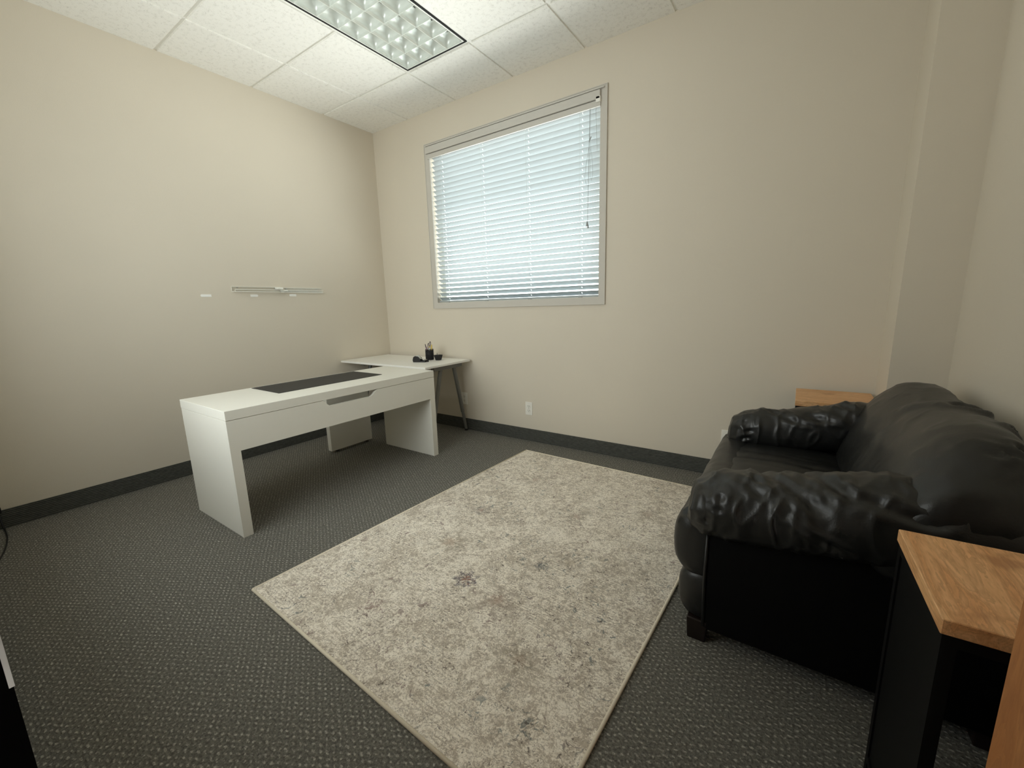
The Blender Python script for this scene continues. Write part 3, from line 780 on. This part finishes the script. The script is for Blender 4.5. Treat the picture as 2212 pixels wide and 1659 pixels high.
# body block: side panels, back frame
def rounded(x0,x1,y0,y1,z0,z1,b,seg=4): return B(x0,x1,y0,y1,z0,z1,b,seg=seg)
ac(obj('side_panel', rounded(3.545, 4.30, -1.612, -1.50, .055, .50, .012), 'vinyl', arm_chair, True))
ac(obj('side_panel', rounded(3.545, 4.30, -.56, -.452, .055, .50, .012), 'vinyl', arm_chair, True))
ac(obj('back_panel', rounded(4.22, 4.322, -1.60, -.46, .055, .66, .012), 'vinyl', arm_chair, True))
bm = tube(bmesh.new(), [(3.552, -1.612, .07), (3.548, -1.6135, .25), (3.550, -1.612, .44)], .0055, 8)
ac(obj('piping', bm, 'leather', arm_chair, True))
for x_, y_ in ((3.495, -1.615), (3.495, -.52), (4.22, -1.60), (4.22, -.53)):
    pts_ = [(x_+.004, y_+.004), (x_+.066, y_+.004), (x_+.066, y_+.066), (x_+.004, y_+.066)]
    bm = bmesh.new(); box(bm, x_+.002, x_+.070, y_+.002, y_+.070, 0, .085, .004)
    for v in bm.verts:
        if v.co.z < .02: v.co.x = lerp(v.co.x, x_+.036, .12); v.co.y = lerp(v.co.y, y_+.036, .12)
    ac(obj('foot', bm, 'foot', arm_chair))
# front apron: two stacked padded rolls across the front
def front_fn(z0, z1, xf, bulge, xb):
    def fn(u_, v_):
        y = lerp(-1.600, -.465, u_)
        a = 2*PI*v_; zc, hz = (z0+z1)/2, (z1-z0)/2
        e = min(1, min(u_, 1-u_)/.05); e = math.sqrt(max(0, 1-(1-e)**2))
        sx = spow(math.cos(a), .8); sz = spow(math.sin(a), .75)
        cx, hx_ = (xb+xf)/2, (xb-xf)/2
        return V3((cx-hx_*sx*lerp(.55, 1, e) + (1-e)*.012, y, zc+hz*sz*lerp(.8, 1, e)))
    return fn
def d_front(p): return .003*fbm(p, 9)+.0016*fbm((p.x*4, p.y*3, p.z*22), 1)
rad_cr = []
for k_, (dz, dy, dx2) in enumerate(((.030, .10, -.03), (.005, .11, -.05), (-.022, .10, -.05), (-.05, .08, -.04), (.05, .06, -.0))):
    for side in (-1, 1):
        y_ = -1.03+side*.565
        rad_cr.append((V3((3.50, y_, .425+dz*.2)), V3((3.455, y_-side*dy, .40+dz*1.6)), .0075, .011))
ac(grid_surface('front_roll', front_fn(.235, .475, 3.428, 0, 3.62), 90, 36, True, 'leather', arm_chair, lambda p: d_front(p)+crease_disp(p, rad_cr)))
ac(grid_surface('front_roll', front_fn(.070, .262, 3.452, 0, 3.62), 70, 32, True, 'leather', arm_chair, d_front))
# seat cushion
def seat_fn(u_, v_):
    y = lerp(-1.50, -.56, u_); a = 2*PI*v_
    e = min(1, min(u_, 1-u_)/.10); e = math.sqrt(max(0, 1-(1-e)**2))
    sx = spow(math.cos(a), .35); sz = spow(math.sin(a), .6)
    x = 3.735-.272*sx; z = .375+.092*sz*lerp(.6, 1, e)
    z += .018*math.exp(-((x-3.66)/.16)**2)*math.sin(PI*u_) if sz > 0 else 0
    return V3((x, y, z))
seat_cr = [(V3((3.55, -1.25, .46)), V3((3.92, -1.15, .47)), .010, .005), (V3((3.60, -.95, .47)), V3((3.93, -.88, .47)), .010, .005), (V3((3.52, -1.0, .46)), V3((3.74, -1.03, .47)), .007, .003)]
ac(grid_surface('seat_cushion', seat_fn, 80, 60, True, 'leather', arm_chair, lambda p: .004*fbm((p.x*6, p.y*14, p.z*6), 1)+crease_disp(p, seat_cr)))
# arms: pillow tubes rising into the back
def arm_fn(side):
    keys = [  # t, x, yc, zc, half-width, half-height
        (0.00, 3.478, 0.000, .490, .012, .012),
        (0.02, 3.480, 0.000, .492, .058, .050),
        (0.06, 3.492, 0.000, .500, .090, .080),
        (0.14, 3.540, 0.000, .515, .118, .101),
        (0.26, 3.620, 0.000, .528, .132, .108),
        (0.42, 3.730, 0.004, .540, .134, .106),
        (0.60, 3.860, 0.006, .562, .134, .112),
        (0.78, 3.990, 0.010, .590, .132, .122),
        (0.92, 4.120, 0.008, .592, .134, .122),
        (1.00, 4.265, 0.006, .585, .132, .115)]
    def fn(u_, v_):
        x, yo, zc, hw_, hh_ = interp(keys, u_)
        a = 2*PI*v_ + PI/2
        cy = -1.03 + side*((.515 if side < 0 else .468)+yo); hw_ *= (.97 if side < 0 else .86)
        cyv = spow(math.cos(a), .9); sz = spow(math.sin(a), .9)
        lean = .018*(1 if sz < 0 else 0)*abs(sz)     # outer flank hangs lower than the inner
        yv = cy + cyv*hw_; out = cyv*side
        zv = zc + sz*hh_ - (.022*max(0, out) if True else 0)*min(1, u_*5)
        return V3((x - .012*math.cos(a)*0, yv, zv))
    return fn
def arm_creases(side, seed):
    rnd = random.Random(seed); out = []
    yc = -1.03+side*(.515 if side < 0 else .468)
    # gathers radiating from the knot at the front of the arm
    for k_ in range(11):
        a = -PI*.15+k_*PI*1.3/10+rnd.uniform(-.08, .08)
        L = rnd.uniform(.07, .13)
        s = V3((3.492, yc+math.cos(a)*.045, .475+math.sin(a)*.045))
        e = V3((3.492+L*.8, yc+math.cos(a)*(.125), .505+math.sin(a)*(.105)))
        out.append((s, e, rnd.uniform(.006, .010), rnd.uniform(.007, .012)))
    # slanting folds round the pillow
    for k_ in range(9):
        x = 3.60+k_*.055+rnd.uniform(-.015, .015)
        a0 = rnd.uniform(.0, .9) if k_ % 2 else rnd.uniform(1.4, 2.4)
        a1 = a0+rnd.uniform(.5, 1.1); sl = rnd.uniform(.05, .17)
        def P(a, x_):
            return V3((x_, yc+math.cos(a)*.132*(1), .545+max(0, (x_-3.8))*.25+math.sin(a)*.108))
        out.append((P(a0, x), P((a0+a1)/2, x+sl*.5), rnd.uniform(.010, .017), rnd.uniform(.007, .013)))
        out.append((P((a0+a1)/2, x+sl*.5), P(a1, x+sl), rnd.uniform(.010, .017), rnd.uniform(.007, .013)))
    return out
near_cr = arm_creases(-1, 3); far_cr = arm_creases(1, 5)
# long folds on the near arm seen from above
near_cr += [(V3((3.66, -1.56, .64)), V3((3.76, -1.66, .57)), .009, .016), (V3((3.76, -1.66, .57)), V3((3.92, -1.68, .50)), .009, .014),
            (V3((3.92, -1.50, .68)), V3((3.99, -1.62, .62)), .010, .015), (V3((3.99, -1.62, .62)), V3((4.08, -1.67, .56)), .010, .013),
            (V3((3.84, -1.47, .66)), V3((3.93, -1.56, .66)), .009, .012)]
def d_arm(cr, n0):
    def d(p):
        w = fbm((p.x*9+n0, p.y*5, p.z*5), 1)
        rg = 1-abs(fbm((p.x*13+n0, p.y*7, p.z*7), 1, 2))*2
        return .006*w+.006*max(0, rg)**3-.003+crease_disp(p, cr)
    return d
ac(grid_surface('arm_cushion', arm_fn(-1), 130, 96, True, 'leather', arm_chair, d_arm(near_cr, 0)))
ac(grid_surface('arm_cushion', arm_fn(1), 130, 96, True, 'leather', arm_chair, d_arm(far_cr, 7)))
# back: one great slanting pillow from side to side
def back_fn(u_, v_):
    y = lerp(-1.665, -.440, u_)
    m = min(u_, 1-u_)
    e = min(1, m/.22); e = 1-(1-e)**2.2
    e0 = min(1, m/.028); e0 = math.sqrt(max(0, 1-(1-e0)**2))
    a = 2*PI*v_
    # section in x-z: foot at (3.96,.40), crest at (4.19,.83), back at (4.325)
    tz = lerp(.70, .838, e); bz = lerp(.46, .38, e)
    zc, hz = (tz+bz)/2, (tz-bz)/2
    sx = spow(math.cos(a), .85); sz = spow(math.sin(a), .75)
    z = zc+hz*sz*lerp(.35, 1, e0)
    lean = lerp(-.100, .078, (z-.38)/.46)
    hx_ = lerp(.108, .125, e)*lerp(.5, 1, e0)
    x = 4.118+lean*1.0-hx_*sx
    x = min(x, 4.328)
    return V3((x, y, z))
rb = random.Random(11)
back_cr = [ (V3((4.00,-1.12,.50)), V3((4.05,-.98,.62)), .015, .020), (V3((4.05,-.98,.62)), V3((4.09,-.86,.70)), .015, .018),
    (V3((4.00,-1.27,.50)), V3((4.05,-1.14,.64)), .016, -.018), (V3((4.05,-1.14,.64)), V3((4.10,-1.05,.75)), .016, -.018),
    (V3((3.98,-.98,.47)), V3((4.03,-.86,.55)), .009, .011), (V3((4.10,-.98,.76)), V3((4.20,-1.12,.83)), .014, .024), (V3((4.20,-1.12,.83)), V3((4.30,-1.22,.80)), .014, .024),
    (V3((4.06,-1.36,.64)), V3((4.10,-1.47,.68)), .013, .020), (V3((4.10,-1.47,.68)), V3((4.17,-1.60,.70)), .013, .014),
    (V3((4.02,-.62,.62)), V3((4.10,-.60,.76)), .010, .016), (V3((4.10,-.60,.76)), V3((4.17,-.66,.82)), .010, .012)]
for k_ in range(14):
    y_ = rb.uniform(-1.55, -.9); back_cr.append((V3((4.16, y_, .80)), V3((4.30, y_-.14+rb.uniform(-.03,.03), .82)), .008, rb.uniform(.004, .009)))
ac(grid_surface('back_cushion', back_fn, 190, 120, True, 'leather', arm_chair, lambda p: .008*fbm((p.x*4, p.y*3.5, p.z*5), 1)+.003*max(0, 1-abs(fbm((p.x*8+3, p.y*6, p.z*10), 1, 2))*2)**3+crease_disp(p, back_cr)))
